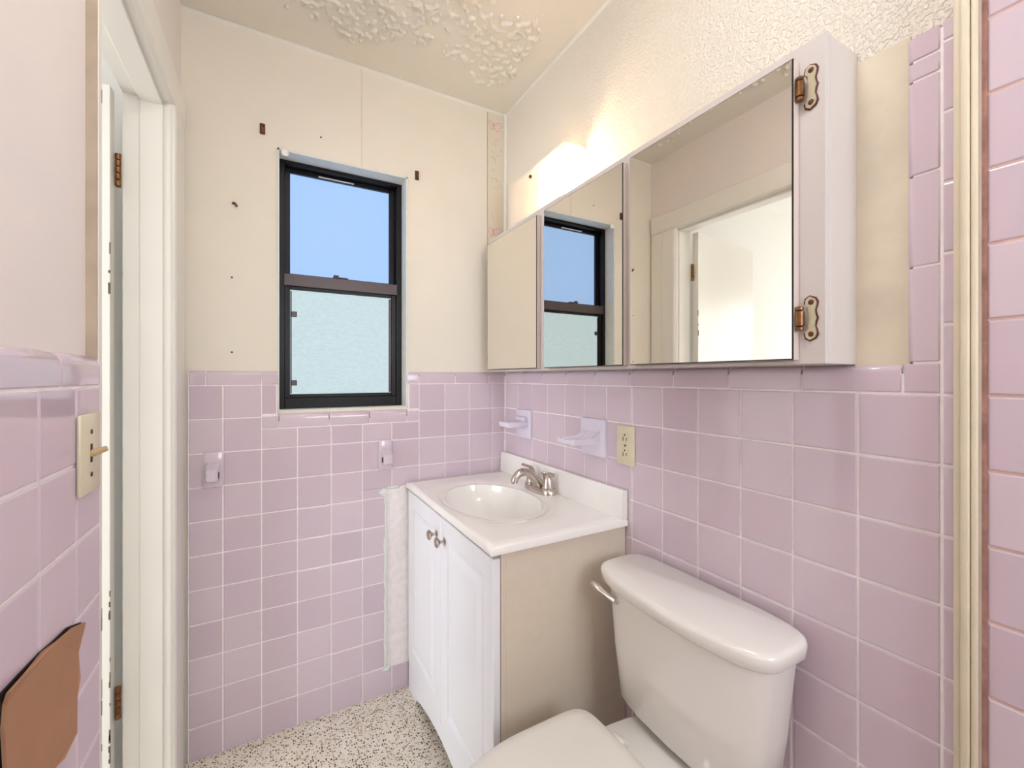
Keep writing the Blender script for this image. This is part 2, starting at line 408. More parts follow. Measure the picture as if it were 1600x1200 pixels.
# window wall
colsB = [XL+0.02] + [-1.28+k for k in range(10)] + [XR-0.02]
ZS = -1.62                                    # underside of the sill pieces
for c0, c1 in zip(colsB, colsB[1:]):
    for k, (v0, v1) in enumerate(rows):
        mid = (c0+c1)/2
        if -0.28 < mid < 4.72:                # below the window
            if k == 0: continue
            if k == 1: v1 = ZS
        a, c = c0, c1
        if k == 2 and abs(mid+1.7) < 0.1: c = -1.76
        if k == 2 and 2.72 < mid < 3.72: c = 3.27
        if mid > 3.5 and v0 < -3.9 and v1 > -10.3:   # tiles taken away beside the vanity
            if mid > 3.75: 
                if k == 3: tile('B', a, c, -3.92, v1)
                elif k == 10: tile('B', a, c, v0, -10.28)
                continue
        if 2.72 < mid < 3.72 and -10.2 < v1 <= -4.2: c = 3.52
        if 2.72 < mid < 3.72 and k == 3: tile('B', a, 3.72, -3.93, v1); v1 = -3.93+GAP; c = 3.52
        tile('B', a, c, v0, v1)
bull('B', XL+0.02, -1.70, Z0, Z0+0.45, 't'); bull('B', -1.70, -0.28, Z0, Z0+0.45, 't'); bull('B', -0.28, 0.19, Z0, Z0+0.45, 't')
for a, c in ((4.27, 4.72), (4.72, 6.14), (6.14, 7.56), (7.56, XR-0.02)): bull('B', a, c, Z0, Z0+0.45, 't')
bull('B', -0.28, 0.19, -1.16, Z0, 'r'); bull('B', -0.28, 0.19, ZS, -1.16, 't')
bull('B', 4.27, 4.72, -1.16, Z0, 'l'); bull('B', 4.27, 4.72, ZS, -1.16, 't')
for a, c in ((0.19, 1.66), (1.66, 2.96), (2.96, 4.27)): bull('B', a, c, ZS, -1.12, 't', 0.2)
b = BM(); g0, g1 = YB+0.02, PB+0.02
box(b, XL, OX0-0.05, g0, g1, ZF, Z0+0.3); box(b, OX1+0.05, XR+0.05, g0, g1, ZF, Z0+0.3); box(b, OX0-0.05, OX1+0.05, g0, g1, ZF, ZS+0.2)
box(b, XL, OX0-0.05, YB+0.07, g1, Z0+0.2, Z0+0.42); box(b, OX1+0.05, XR+0.05, YB+0.07, g1, Z0+0.2, Z0+0.42); obj('grout', b, 'grout', wb)
# drywall joint above the window and the bead under the ceiling
obj('joint', box(BM(), 2.70, 2.735, PB-0.012, PB+0.01, OZ1+0.02, ZC), 'bare_strip', wb)
# door wall
pv = 0.975; zl = -0.13
colsL = [8.19] + [7.33-0.985*k for k in range(7)]
for c1, c0 in zip(colsL, colsL[1:]):
    for k in range(12):
        v1 = zl-pv*k; v0 = v1-pv if k < 11 else ZF
        if v1 <= ZF: continue
        tile('L', c0, c1, max(v0, ZF), v1)
for a, c in ((6.91, 8.19), (5.45, 6.91), (3.99, 5.45), (2.53, 3.99), (1.4, 2.53)): bull('L', a, c, zl, zl+0.45, 't', 0.17)
b = BM(); box(b, PL-0.02, XL-0.02, YF, 8.17, ZF, zl+0.25); box(b, PL-0.02, XL-0.08, YF, 8.17, ZF, zl+0.38); obj('grout', b, 'grout', wl)

# ------------------------------------------------------------------ trims
def cove(name, p0, p1, d, label):
    b = BM(); p0, p1 = Vector(p0), Vector(p1); d = Vector(d)*0.07
    prism(b, [p0, p0+d, p0+Vector((0, 0, -0.07))], p1-p0); return struct(name, b, 'gloss', label)
cove('trim_1', (PL, PB, ZC), (PR, PB, ZC), (0, -1, 0), 'thin bead between ceiling and window wall')
cove('trim_2', (PR, YF, ZC), (PR, PB, ZC), (-1, 0, 0), 'thin bead between ceiling and right wall')
b = BM(); tube(b, [(PR-0.05, PB-0.07, 5.2), (PR-0.05, PB-0.07, ZC)], 0.085, 10)
struct('trim_3', b, 'gloss', 'lumpy white caulk bead in the wall corner', 40)
# shower jamb
st = tag(thing('trim_4', (XR, 2.07, ZF), 'cream ridged upright trim at the shower edge', None), kind='structure')
for y0, y1, d in ((2.105, 2.185, 0.16), (2.02, 2.10, 0.23), (1.955, 2.015, 0.17)):
    obj('ridge', box(BM(), XR-d, XR+0.02, y0, y1, ZF, ZC, 0.018), 'jambtrim', st, 40)
obj('backing', box(BM(), XR-0.10, XR+0.02, 1.95, 2.18, ZF, ZC), 'edge_strip', st)
# bare strip of wall between the cabinet and the shower tile
obj('bare_strip', box(BM(), PR-0.03, PR+0.01, 2.70, 3.42, Z0+0.42, 5.12, 0.01, 1), 'bare_strip', wr)

# ------------------------------------------------------------------ door and its casing
dt = tag(thing('trim_5', (-2.3, 11, ZF), 'cream painted door casing with chipped edges', None), kind='structure')
CX = -2.17
obj('jamb', box(BM(), -3.22, -2.43, DY1, DY1+0.25, ZF, DZ+0.25), 'gloss', dt)
obj('door_stop', box(BM(), -2.89, -2.43, DY1-0.04, DY1, ZF, DZ, 0.012, 1), 'gloss', dt)
obj('jamb', box(BM(), -3.22, -2.32, DY0-0.12, DY0-0.02, ZF, DZ+0.25), 'gloss', dt)
obj('head_jamb', box(BM(), -3.22, -2.43, DY0-0.1, DY1, DZ, DZ+0.25), 'gloss', dt)
obj('door_stop', box(BM(), -2.89, -2.43, DY0-0.1, DY1, DZ-0.10, DZ, 0.012, 1), 'gloss', dt)
b = BM()   # far casing: moulded board, profile in (y, x)
prof = [(13.95, -2.43), (13.95, -2.28), (13.98, -2.25), (14.0, -2.20), (14.06, -2.17), (14.70, -2.17), (14.74, -2.20), (15.40, -2.20), (15.40, -2.43)]
prism(b, [(x, y, ZF) for y, x in prof], (0, 0, DZ+0.02-ZF)); obj('casing', b, 'gloss', dt)
b = BM()
prof = [(DZ, -2.43), (DZ, -2.28), (DZ+0.03, -2.25), (DZ+0.05, -2.20), (DZ+0.11, -2.17), (DZ+0.86, -2.17), (DZ+0.9, -2.21), (DZ+0.9, -2.43)]
prism(b, [(x, DY0-0.12, z) for z, x in prof], (0, 15.40-DY0+0.12, 0)); obj('head_casing', b, 'gloss', dt)
obj('casing', box(BM(), -2.43, CX, 8.27, DY0, ZF, DZ+0.02, 0.012, 1), 'gloss', dt)
obj('caulk_edge', box(BM(), -2.31, CX-0.01, 8.235, 8.275, zl+0.38, ZC), 'edge_strip', dt)
obj('filler', box(BM(), -2.31, CX-0.03, 8.26, DY0-0.02, DZ, ZC), 'plaster_left', dt)
for k in range(16):
    z = random.uniform(-11, -3.5) if k else 4
    b = BM(); h = random.uniform(0.05, 0.3)
    box(b, CX-0.012, CX+0.003, DY0-0.03-random.uniform(0, 0.012), DY0-0.015, z, z+h); obj('paint_chip', b, 'chip', dt)
d1 = tag(thing('door_1', (-3.35, 13.9, ZF), 'white door swung open beyond the cream casing', None), kind='structure')
a = math.radians(-7); hx, hyv = -3.36, 13.90
def dp(s, n, z): return (hx - s*math.cos(a) - n*math.sin(a)*-1*0 , hyv + s*math.sin(a)*-1 - n, z)
poly = [dp(0, 0, ZF+0.1), dp(5.5, 0, ZF+0.1), dp(5.5, 0.32, ZF+0.1), dp(0, 0.32, ZF+0.1)]
b = BM(); prism(b, poly, (0, 0, DZ-0.08-ZF-0.1)); bmesh.ops.bevel(b, geom=list(b.edges), offset=0.012, segments=1, affect='EDGES')
obj('slab', b, 'gloss', d1)
for k in range(20):   # paint worn off the slab's corner
    z = random.uniform(-11, -5.2) if k < 17 else random.uniform(1.8, 3.2)
    h = random.uniform(0.05, 0.28)
    obj('paint_chip', box(BM(), hx-random.uniform(0.01, 0.035), hx+0.004, hyv-0.325, hyv-0.305, z, z+h), 'chip', d1)
for zh in (5.05, -7.95):
    b = BM()
    for k in range(5):
        lathe(b, (-3.28, 13.84, zh-0.4+k*0.162), (0, 0, 1), [(0, 0.05), (0.01, 0.062), (0.14, 0.062), (0.15, 0.05)], 10)
    h = obj('hinge', b, 'brass', d1, 40)
    obj('leaf', box(BM(), -3.34, -3.24, 13.86, 13.93, zh-0.4, zh+0.4), 'hinge_steel', h)

# ------------------------------------------------------------------ window
YW = YB+0.98
w1 = tag(thing('window_1', ((OX0+OX1)/2, YW, OZ0), 'narrow black framed sash window with frosted glass', None), kind='structure')
def rect_frame(b, x0, x1, z0, z1, y0, y1, wl_, wr_, wb_, wt, bev=0.012):
    box(b, x0, x0+wl_, y0, y1, z0, z1, bev, 1); box(b, x1-wr_, x1, y0, y1, z0, z1, bev, 1)
    box(b, x0+wl_, x1-wr_, y0, y1, z0, z0+wb_, bev, 1); box(b, x0+wl_, x1-wr_, y0, y1, z1-wt, z1, bev, 1)
b = BM(); rect_frame(b, OX0, OX1, OZ0, OZ1, YW-0.30, YW+0.35, 0.17, 0.20, 0.36, 0.12); obj('outer_frame', b, 'frame', w1, 40)
ZM = 3.2
s1 = BM(); rect_frame(s1, OX0+0.17, OX1-0.20, ZM-0.1, OZ1-0.12, YW+0.02, YW+0.30, 0.17, 0.19, 0.2, 0.14); up = obj('upper_sash', s1, 'frame', w1, 40)
obj('pane', box(BM(), OX0+0.33, OX1-0.37, YW+0.14, YW+0.18, ZM+0.08, OZ1-0.25), 'pane_up', up)
s2_ = BM(); rect_frame(s2_, OX0+0.17, OX1-0.20, OZ0+0.36, ZM+0.24, YW-0.22, YW+0.0, 0.16, 0.17, 0.12, 0.5); lo = obj('lower_sash', s2_, 'frame', w1, 40)
obj('pane', box(BM(), OX0+0.30, OX1-0.34, YW-0.12, YW-0.08, OZ0+0.46, ZM-0.2), 'pane_low', lo)
obj('meeting_rail', box(BM(), OX0+0.14, OX1-0.17, YW-0.32, YW-0.2, ZM-0.16, ZM+0.25, 0.02, 1), 'rail', w1, 40)
b = BM(); box(b, 1.86, 2.36, YW-0.30, YW-0.14, ZM+0.25, ZM+0.30, 0.015, 1); box(b, 1.88, 2.05, YW-0.32, YW-0.22, ZM+0.29, ZM+0.36, 0.02, 1)
obj('latch', b, 'rail', w1, 40)
b = BM(); box(b, 1.42, 2.6, YW-0.02, YW+0.03, OZ1-0.24, OZ1-0.2, 0.01, 1); obj('pull_handle', b, 'reveal', w1)
for z in (2.12, -0.2):
    obj('clip', box(BM(), OX0+0.36, OX0+0.54, YW-0.20, YW-0.12, z-0.09, z+0.09, 0.015, 1), 'rail', w1)
b = BM(); box(b, OX1-0.45, OX1-0.36, YW-0.17, YW-0.12, OZ0+0.5, ZM-0.3, 0.01, 1); obj('glazing_bead', b, 'rail', w1)
b = BM(); box(b, OX0+0.34, OX0+0.38, YW-0.17, YW-0.12, OZ0+0.5, ZM-0.3, 0.01, 1); obj('glazing_bead', b, 'rail', w1)
# painted reveal lining
b = BM(); box(b, OX1-0.005, OX1+0.06, PB-0.03, YW+0.3, OZ0, OZ1+0.05); obj('reveal', b, 'reveal', w1)
b = BM(); box(b, OX0-0.05, OX1+0.05, PB-0.03, YW+0.3, OZ1-0.01, OZ1+0.06); obj('reveal', b, 'reveal', w1)
b = BM(); box(b, OX0-0.06, OX0+0.005, PB-0.03, YW+0.3, OZ0, OZ1+0.05); obj('reveal', b, 'reveal', w1)
b = BM(); box(b, OX0-0.05, OX1+0.05, YB+0.12, YW+0.3, OZ0-0.08, OZ0); obj('window_sill', b, 'reveal', w1)

# ------------------------------------------------------------------ vanity cabinet
VX, VY0, VY1, VZ = 4.30, 8.56, 15.36, -3.93
vc = thing('vanity_cabinet', (6.3, 12, ZF), 'white two-door vanity cabinet with arched toe board in the corner', 'cabinet')
b = BM(); box(b, VX+0.32, XR-0.02, VY0, VY0+0.14, ZF, VZ, 0.01, 1); obj('side_panel', b, 'panel_side', vc)
b = BM(); box(b, VX+0.32, XR-0.02, VY1-0.14, VY1, ZF, VZ); obj('side_panel', b, 'panel_side', vc)
b = BM(); box(b, VX+0.34, XR-0.1, VY0+0.14, VY1-0.14, -10.3, -10.1); obj('bottom_shelf', b, 'panel_side', vc)
b = BM()
for y0, y1, z0, z1 in ((VY0, VY0+0.16, ZF, VZ), (VY1-0.16, VY1, ZF, VZ), (VY0+0.16, VY1-0.16, VZ-0.3, VZ), (11.8, 12.1, -10.2, VZ-0.3)): box(b, VX+0.20, VX+0.32, y0, y1, z0, z1)
obj('face_frame', b, 'panel_side', vc)
# arched toe board
pts = [(VY0, ZF), (VY0+0.85, ZF), (VY0+0.9, ZF+0.14)]
for k in range(13):
    u = k/12; y = VY0+0.95+u*(VY1-VY0-1.9); pts.append((y, ZF+0.16+0.42*math.sin(math.pi*u)**0.8))
pts += [(VY1-0.9, ZF+0.14), (VY1-0.85, ZF), (VY1, ZF), (VY1, -10.15), (VY0, -10.15)]
b = BM(); prism(b, [(VX+0.02, y, z) for y, z in pts], (0.18, 0, 0)); obj('toe_board', b, 'white_mdf', vc)
def cab_door(y0, y1, z0, z1):
    b = BM(); rings = []
    for ins, d in ((0, 0.18), (0, 0.02), (0.02, 0), (0.50, 0), (0.53, 0.06), (0.60, 0.09), (0.63, 0.04), (0.72, 0.04), (0.86, 0.0), (0.88, -0.005)):
        rings.append([(VX+d, y0+ins, z0+ins), (VX+d, y1-ins, z0+ins), (VX+d, y1-ins, z1-ins), (VX+d, y0+ins, z1-ins)])
    return loft(b, rings)
for y0, y1, yk in ((VY0, 11.945, 11.62), (11.975, VY1, 12.3)):
    d = obj('door', cab_door(y0, y1, -10.12, -4.08), 'white_mdf', vc)
    b = BM(); lathe(b, (VX, yk, -4.68), (-1, 0, 0), [(0, 0.10), (0.02, 0.10), (0.04, 0.045), (0.14, 0.045), (0.18, 0.10), (0.22, 0.145), (0.26, 0.145), (0.29, 0.10), (0.30, 0.02)], 16)
    obj('knob', b, 'nickel', d, 40)

# ------------------------------------------------------------------ vanity top with moulded basin
TX0, TX1, TY0, TY1, TZ = 4.22, XR-0.02, 8.47, 15.40, -3.77
vt = thing('washbasin', (6.3, 12, VZ), 'cream marble vanity top with moulded oval basin and backsplash', 'sink')
BX, BY, RX, RY = 5.98, 11.98, 1.36, 1.98
def top_z(x, y):
    r = math.hypot((x-BX)/RX, (y-BY)/RY)
    z = TZ
    ro = math.hypot((x-BX)/(RX*1.18), (y-BY)/(RY*1.2))
    if ro < 1:   # gentle dished rim
        t = min(1, (1-ro)/0.12); z -= 0.05*t*t*(3-2*t)
    if r < 1: z -= 0.06*min(1, (1-r)/0.05) + 1.15*(1-r**2.6)**0.75*(0.999)
    e = 0.05
    for d in (x-TX0, y-TY0, TY1-y):
        if d < e: z -= 0.05*(1-d/e)**2
    return z
b = BM()   # rings around the basin, out to the rectangular edge
cor = [math.atan2(yy-BY, xx-BX) for xx in (TX0, TX1) for yy in (TY0, TY1)]
angs = sorted(set([round(2*math.pi*k/112-math.pi, 6) for k in range(112)] + [round(c, 6) for c in cor]))
def edge_r(a):   # distance to the slab edge along angle a
    c, q = math.cos(a), math.sin(a); r = 1e9
    if c: r = min(r, ((TX1 if c > 0 else TX0)-BX)/c)
    if q: r = min(r, ((TY1 if q > 0 else TY0)-BY)/q)
    return r
def ell_r(a): return 1/math.hypot(math.cos(a)/RX, math.sin(a)/RY)
stations = [0.06, 0.18, 0.32, 0.46, 0.60, 0.72, 0.82, 0.89, 0.94, 0.97, 0.985, 1.0, 1.015, 1.05, 1.08, 1.11, 1.14, 1.17]
rings = []
for q in stations:
    rings.append([(BX+math.cos(a)*min(q*ell_r(a), edge_r(a)*(0.9+0.02*q)), BY+math.sin(a)*min(q*ell_r(a), edge_r(a)*(0.9+0.02*q))) for a in angs])
for q in (0.35, 0.8, None, 1.0):
    row = []
    for a in angs:
        e, l = edge_r(a), min(1.17*ell_r(a), edge_r(a)*0.923)
        r = e if q == 1.0 else (e-0.05 if q is None else l+(e-0.05-l)*q)
        row.append((BX+math.cos(a)*r, BY+math.sin(a)*r))
    rings.append(row)
v3 = [[(x, y, top_z(x, y)) for x, y in r] for r in rings]
v3.append([(x, y, TZ-0.19) for x, y, z in v3[-1]])
loft(b, v3, True, False)
obj('basin_slab', b, 'marble', vt, 60)
b = BM(); prof = [(TX1-0.22, TZ-0.02), (TX1-0.20, TZ+0.02), (TX1-0.18, TZ+0.68), (TX1-0.14, TZ+0.75), (TX1-0.02, TZ+0.75), (TX1, TZ+0.72), (TX1, TZ-0.02)]
loft(b, [[(x, y, z) for x, z in prof] for y in (TY0+0.02, TY1)]); obj('backsplash', b, 'marble', vt, 30)
b = BM(); lathe(b, (BX+0.1, BY, top_z(BX+0.1, BY)-0.01), (0, 0, 1), [(0, 0.2), (0.03, 0.2), (0.04, 0.16), (0.03, 0.14), (0.05, 0.13), (0.07, 0.05)], 20); obj('drain', b, 'chrome', vt, 40)

# ------------------------------------------------------------------ faucet
fx, fy, fz = 7.76, 12.0, TZ
fc = thing('faucet', (fx, fy, fz), 'brushed nickel two-handle faucet behind the basin', 'faucet')
def stadium(cx, cy_, z, hx_, hy_, n=24):
    return [(cx+hx_*math.copysign(abs(math.cos(q))**0.8, math.cos(q)), cy_+hy_*math.copysign(abs(math.sin(q))**0.55, math.sin(q)), z) for q in [2*math.pi*k/n for k in range(n)]]
b = BM(); loft(b, [stadium(fx, fy, fz-0.02, 0.27, 0.76), stadium(fx, fy, fz+0.11, 0.27, 0.76), stadium(fx, fy, fz+0.17, 0.24, 0.72)]); obj('base_plate', b, 'nickel', fc, 40)
b = BM(); pts = bez((fx+0.10, fy, fz+0.08), (fx-0.20, fy, fz+0.30), (fx-0.38, fy, fz+0.80), (fx-0.76, fy, fz+0.66), 10) + bez((fx-0.76, fy, fz+0.66), (fx-0.90, fy, fz+0.60), (fx-0.96, fy, fz+0.50), (fx-0.97, fy, fz+0.40), 4)[1:]
tube(b, pts, [(0.20, 0.24), (0.19, 0.22), (0.17, 0.19), (0.15, 0.16), (0.14, 0.145), (0.135, 0.14), (0.13, 0.135), (0.13, 0.13), (0.13, 0.13), (0.13, 0.13), (0.13, 0.13), (0.125, 0.125), (0.12, 0.12), (0.115, 0.115), (0.11, 0.11)], 14)
obj('spout', b, 'nickel', fc, 50)
b = BM(); lathe(b, (fx-0.97, fy, fz+0.41), (0, 0, -1), [(0, 0.10), (0.06, 0.10), (0.07, 0.07)], 14); obj('aerator', b, 'chrome', fc, 40)
for s in (-1, 1):
    hy = fy + s*0.50; b = BM()
    lathe(b, (fx, hy, fz+0.16), (0, 0, 1), [(0, 0.21), (0.04, 0.215), (0.06, 0.19), (0.25, 0.165), (0.40, 0.13), (0.47, 0.09), (0.49, 0.03)], 16)
    h = obj('handle', b, 'nickel', fc, 40)
    b = BM(); pts = bez((fx, hy, fz+0.58), (fx+0.02, hy+s*0.06, fz+0.72), (fx-0.02, hy+s*0.22, fz+0.66), (fx-0.06, hy+s*0.52, fz+0.70), 7)
    tube(b, pts, [(0.10, 0.09), (0.09, 0.07), (0.08, 0.06), (0.075, 0.05), (0.07, 0.045), (0.07, 0.045), (0.075, 0.05), (0.055, 0.04)], 10); obj('lever', b, 'nickel', h, 50)
b = BM(); tube(b, [(fx+0.16, fy, fz+0.12), (fx+0.16, fy, fz+0.52)], 0.028, 8); lathe(b, (fx+0.16, fy, fz+0.48), (0, 0, 1), [(0, 0.03), (0.06, 0.06), (0.1, 0.09), (0.12, 0.085)], 12)
obj('lift_rod', b, 'nickel', fc, 40)

# ------------------------------------------------------------------ toilet
tl = thing('toilet', (6.2, 6.0, ZF), 'bone ceramic toilet with closed lid between vanity and shower', 'toilet')
CY = 5.93
def tank_ring(hw, xb, xf, bow, z, n=40, ex=5.0, tilt=0):
    r = []
    cx, hd = (xb+xf)/2, (xb-xf)/2
    for k in range(n):
        q = 2*math.pi*k/n; c, s = math.cos(q), math.sin(q)
        x = math.copysign(abs(c)**(2/ex), c); y = math.copysign(abs(s)**(2/ex), s)
        px = cx + hd*x
        if x < 0: px += -bow*(1-y*y)*(-x) + 0
        r.append((px, CY+hw*y, z))
    return r
zt = -4.42
b = BM(); loft(b, [tank_ring(1.54, 8.05, 7.02, 0.12, -7.40), tank_ring(1.64, 8.08, 6.93, 0.14, -7.25), tank_ring(1.78, 8.1, 6.88, 0.16, -6.2), tank_ring(1.93, 8.12, 6.84, 0.18, zt-0.3)])
obj('tank', b, 'ceramic', tl, 50)
b = BM(); rr = []
for hw, xb, xf, bow, z in ((1.94, 8.12, 6.82, 0.19, zt-0.36), (2.02, 8.16, 6.74, 0.2, zt-0.34), (2.07, 8.18, 6.68, 0.2, zt-0.28), (2.09, 8.18, 6.66, 0.2, zt-0.10), (2.06, 8.17, 6.69, 0.2, zt-0.03), (1.99, 8.14, 6.76, 0.19, zt)):
    rr.append(tank_ring(hw, xb, xf, bow, z, 56, 4.8))
loft(b, rr); obj('tank_lid', b, 'ceramic', tl, 60)
b = BM(); lathe(b, (6.88, CY+1.38, zt-0.62), (-1, 0, 0), [(0, 0.12), (0.03, 0.12), (0.06, 0.09), (0.12, 0.08), (0.13, 0.02)], 14)
tube(b, bez((6.76, CY+1.38, zt-0.62), (6.70, CY+1.55, zt-0.58), (6.66, CY+1.75, zt-0.50), (6.60, CY+2.0, zt-0.42), 6), [0.09, 0.08, 0.075, 0.075, 0.085, 0.09, 0.06], 10); obj('flush_lever', b, 'chrome', tl, 50)
# bowl: pedestal, bowl and rear deck lofted together
def egg(cx, hl_f, hl_b, hw, z, n=36, exb=3.2):
    r = []
    for k in range(n):
        q = 2*math.pi*k/n; c, s = math.cos(q), math.sin(q)
        if c < 0: r.append((cx+hl_f*c, CY+hw*s, z))
        else:
            x = abs(c)**(2/exb); y = math.copysign(abs(s)**(2/exb), s); r.append((cx+hl_b*x, CY+hw*y, z))
    return r
b = BM(); loft(b, [egg(5.2, 1.5, 2.4, 1.0, ZF), egg(5.2, 1.45, 2.3, 0.95, ZF+0.6), egg(5.0, 1.5, 2.5, 0.98, ZF+1.6), egg(4.9, 1.9, 2.9, 1.2, ZF+2.5), egg(4.75, 2.1, 3.25, 1.3, ZF+3.2), egg(4.7, 2.2, 3.4, 1.25, ZF+3.55), egg(4.7, 2.2, 3.4, 1.22, ZF+3.68), egg(4.7, 2.12, 3.35, 1.16, ZF+3.72)])
obj('bowl', b, 'ceramic', tl, 50)
def seat_ring(off, z, xb=6.02):
    return egg(4.4, 2.32-off, xb-4.4-off, 1.62-off, z, 60, 8.0)
b = BM(); loft(b, [seat_ring(0.06, ZF+3.70), seat_ring(0.0, ZF+3.74), seat_ring(0.0, ZF+3.84), seat_ring(0.05, ZF+3.87)]); obj('seat', b, 'seat', tl, 50)
b = BM(); loft(b, [seat_ring(0.05, ZF+3.87), seat_ring(0.0, ZF+3.90), seat_ring(-0.01, ZF+3.98), seat_ring(0.05, ZF+4.03), seat_ring(0.25, ZF+4.06)]); obj('lid', b, 'seat', tl, 50)
for s in (-1, 1):
    b = BM(); lathe(b, (6.13, CY+s*0.62-0.15, ZF+3.86), (0, 1, 0), [(0, 0.05), (0.02, 0.07), (0.28, 0.07), (0.30, 0.05)], 12); box(b, 6.05, 6.3, CY+s*0.62-0.12, CY+s*0.62+0.12, ZF+3.71, ZF+3.84, 0.02, 1); obj('hinge', b, 'seat', tl, 50)
b = BM(); tube(b, bez((8.05, CY-1.3, -9.0), (7.6, CY-1.35, -8.9), (7.6, CY-1.3, -8.2), (7.65, CY-1.15, -7.4), 8), 0.06, 8); obj('supply_hose', b, 'chrome', tl, 50)

# ------------------------------------------------------------------ mirror cabinet
KX, KY0, KY1, KZ0, KZ1 = 7.39, 3.39, 15.0, 0.205, 5.30
mc = thing('medicine_cabinet', (8.0, 9.2, KZ0), 'long grey mirrored medicine cabinet with three mirror doors', 'cabinet')
b = BM(); box(b, KX+0.14, PR-0.005, KY0, KY1, KZ0, KZ1, 0.008, 1); obj('body', b, 'cab', mc)
b = BM(); edges = [(KY0, 3.86), (7.33, 7.60), (10.93, 11.36), (14.84, KY1)]
for y0, y1 in edges: box(b, KX, KX+0.14, y0, y1, KZ0, KZ1, 0.006, 1)
for (a0, a1), (c0, c1) in zip(edges, edges[1:]):
    box(b, KX+0.006, KX+0.14, a1, c0, KZ1-0.21, KZ1-0.002); box(b, KX+0.006, KX+0.14, a1, c0, KZ0+0.002, KZ0+0.055)
obj('face_frame', b, 'cab', mc)
for y0, y1, rot in ((3.77, 7.345, 0.0), (7.56, 10.94, 0.0), (11.34, 14.86, 0.0)):
    z0, z1 = KZ0+0.065, 5.07
    b = BM(); box(b, KX-0.150, KX-0.005, y0, y1, z0, z1, 0.008, 1); d = obj('mirror_door', b, 'cab_edge', mc)
    obj('mirror', box(BM(), KX-0.172, KX-0.158, y0+0.022, y1-0.022, z0+0.022, z1-0.022), 'mirror', d)
    obj('mirror_edge', box(BM(), KX-0.1575, KX-0.1505, y0+0.004, y1-0.004, z0+0.004, z1-0.004), 'dark_gap', d)
for zh in (4.55, 0.92):
    b = BM()
    for k, (l, r_) in enumerate(((0.06, 0.055), (0.24, 0.062), (0.06, 0.055))):
        z = zh-0.19+[0, 0.07, 0.32][k]; lathe(b, (KX-0.10, 3.71, z), (0, 0, 1), [(0, r_*0.8), (0.01, r_), (l-0.01, r_), (l, r_*0.8)], 12)
    h = obj('hinge', b, 'brass', mc, 40)
    b = BM(); pts = []
    out = [(-0.02, -0.34), (0.05, -0.30), (0.075, -0.24), (0.065, -0.17), (0.05, -0.12), (0.06, -0.05), (0.075, 0), (0.06, 0.05), (0.05, 0.12), (0.065, 0.17), (0.075, 0.24), (0.05, 0.30), (-0.02, 0.34), (-0.075, 0.30), (-0.09, 0.22), (-0.05, 0.17), (-0.04, 0), (-0.05, -0.17), (-0.09, -0.22), (-0.075, -0.30)]
    prism(b, [(KX-0.035, 3.58-u, zh+v) for u, v in out], (0.03, 0, 0)); obj('hinge_plate', b, 'hinge_steel', h)
    b = BM(); prism(b, [(KX-0.012, 3.58-u*1.32, zh+v*1.07) for u, v in out], (0.011, 0, 0)); obj('rust_mark', b, 'rust', h)
    for s in (-1, 1):
        b = BM(); lathe(b, (KX-0.034, 3.58, zh+s*0.25), (-1, 0, 0), [(0, 0.045), (0.012, 0.035), (0.016, 0.01)], 10); obj('screw', b, 'rust', h)

# ------------------------------------------------------------------ lamp over the cabinet
ly0, ly1, lz0, lz1, lx = 10.36, 13.75, 5.45, 7.0, 7.59
vl = thing('vanity_light', (8.3, 12, lz0), 'lit white box lamp on the wall above the mirrors', 'lamp')
obj('backplate', box(BM(), PR-0.06, PR-0.002, ly0, ly1, lz0+0.1, lz1-0.02), 'lamp_white', vl)
b = BM()   # wrap-around diffuser, open below and at the bulb end
box(b, lx, lx+0.035, ly0, ly1, lz0, lz1); box(b, lx+0.035, PR-0.06, ly0, ly1, lz1-0.035, lz1); box(b, lx+0.035, PR-0.06, ly1-0.035, ly1, lz0, lz1-0.035)
obj('diffuser', b, 'acrylic', vl)
b = BM(); box(b, lx-0.03, lx+0.3, ly0+0.15, ly1-0.8, lz0-0.04, lz0+0.0, 0.01, 1); obj('bottom_lip', b, 'lamp_white', vl)
b = BM(); lathe(b, (8.0, 10.75, 6.2), (0, 1, 0), [(0, 0.02), (0.02, 0.14), (0.10, 0.26), (0.22, 0.30), (0.36, 0.26), (0.5, 0.16), (0.6, 0.12)], 18); obj('bulb', b, 'bulb', vl, 60)
b = BM(); lathe(b, (8.0, 11.35, 6.2), (0, 1, 0), [(0, 0.13), (0.3, 0.13), (0.32, 0.18), (0.4, 0.18)], 14); box(b, 7.95, PR-0.05, 11.62, 11.75, 6.0, 6.4); obj('socket', b, 'lamp_white', vl, 40)
b = BM(); lathe(b, (lx, 12.26, 6.72), (-1, 0, 0), [(0, 0.05), (0.03, 0.06), (0.06, 0.05), (0.065, 0.01)], 10); obj('screw_knob', b, 'rust', vl, 40)

# ceiling lamp added as fill light, unseen above the frame
cl = thing('added_ceiling_light', (2.9, 4.0, ZC-0.9), 'round opal lamp added on the bathroom ceiling for fill light', 'lamp')
b = BM(); lathe(b, (2.9, 4.0, ZC), (0, 0, -1), [(0, 1.3), (0.12, 1.3), (0.2, 1.2)], 28); obj('fill_lamp_base', b, 'lamp_white', cl, 40)
b = BM(); lathe(b, (2.9, 4.0, ZC-0.18), (0, 0, -1), [(0, 1.2), (0.15, 1.18), (0.35, 1.0), (0.5, 0.7), (0.58, 0.35), (0.6, 0.02)], 28); obj('fill_lamp_shade', b, 'fill_globe', cl, 60)

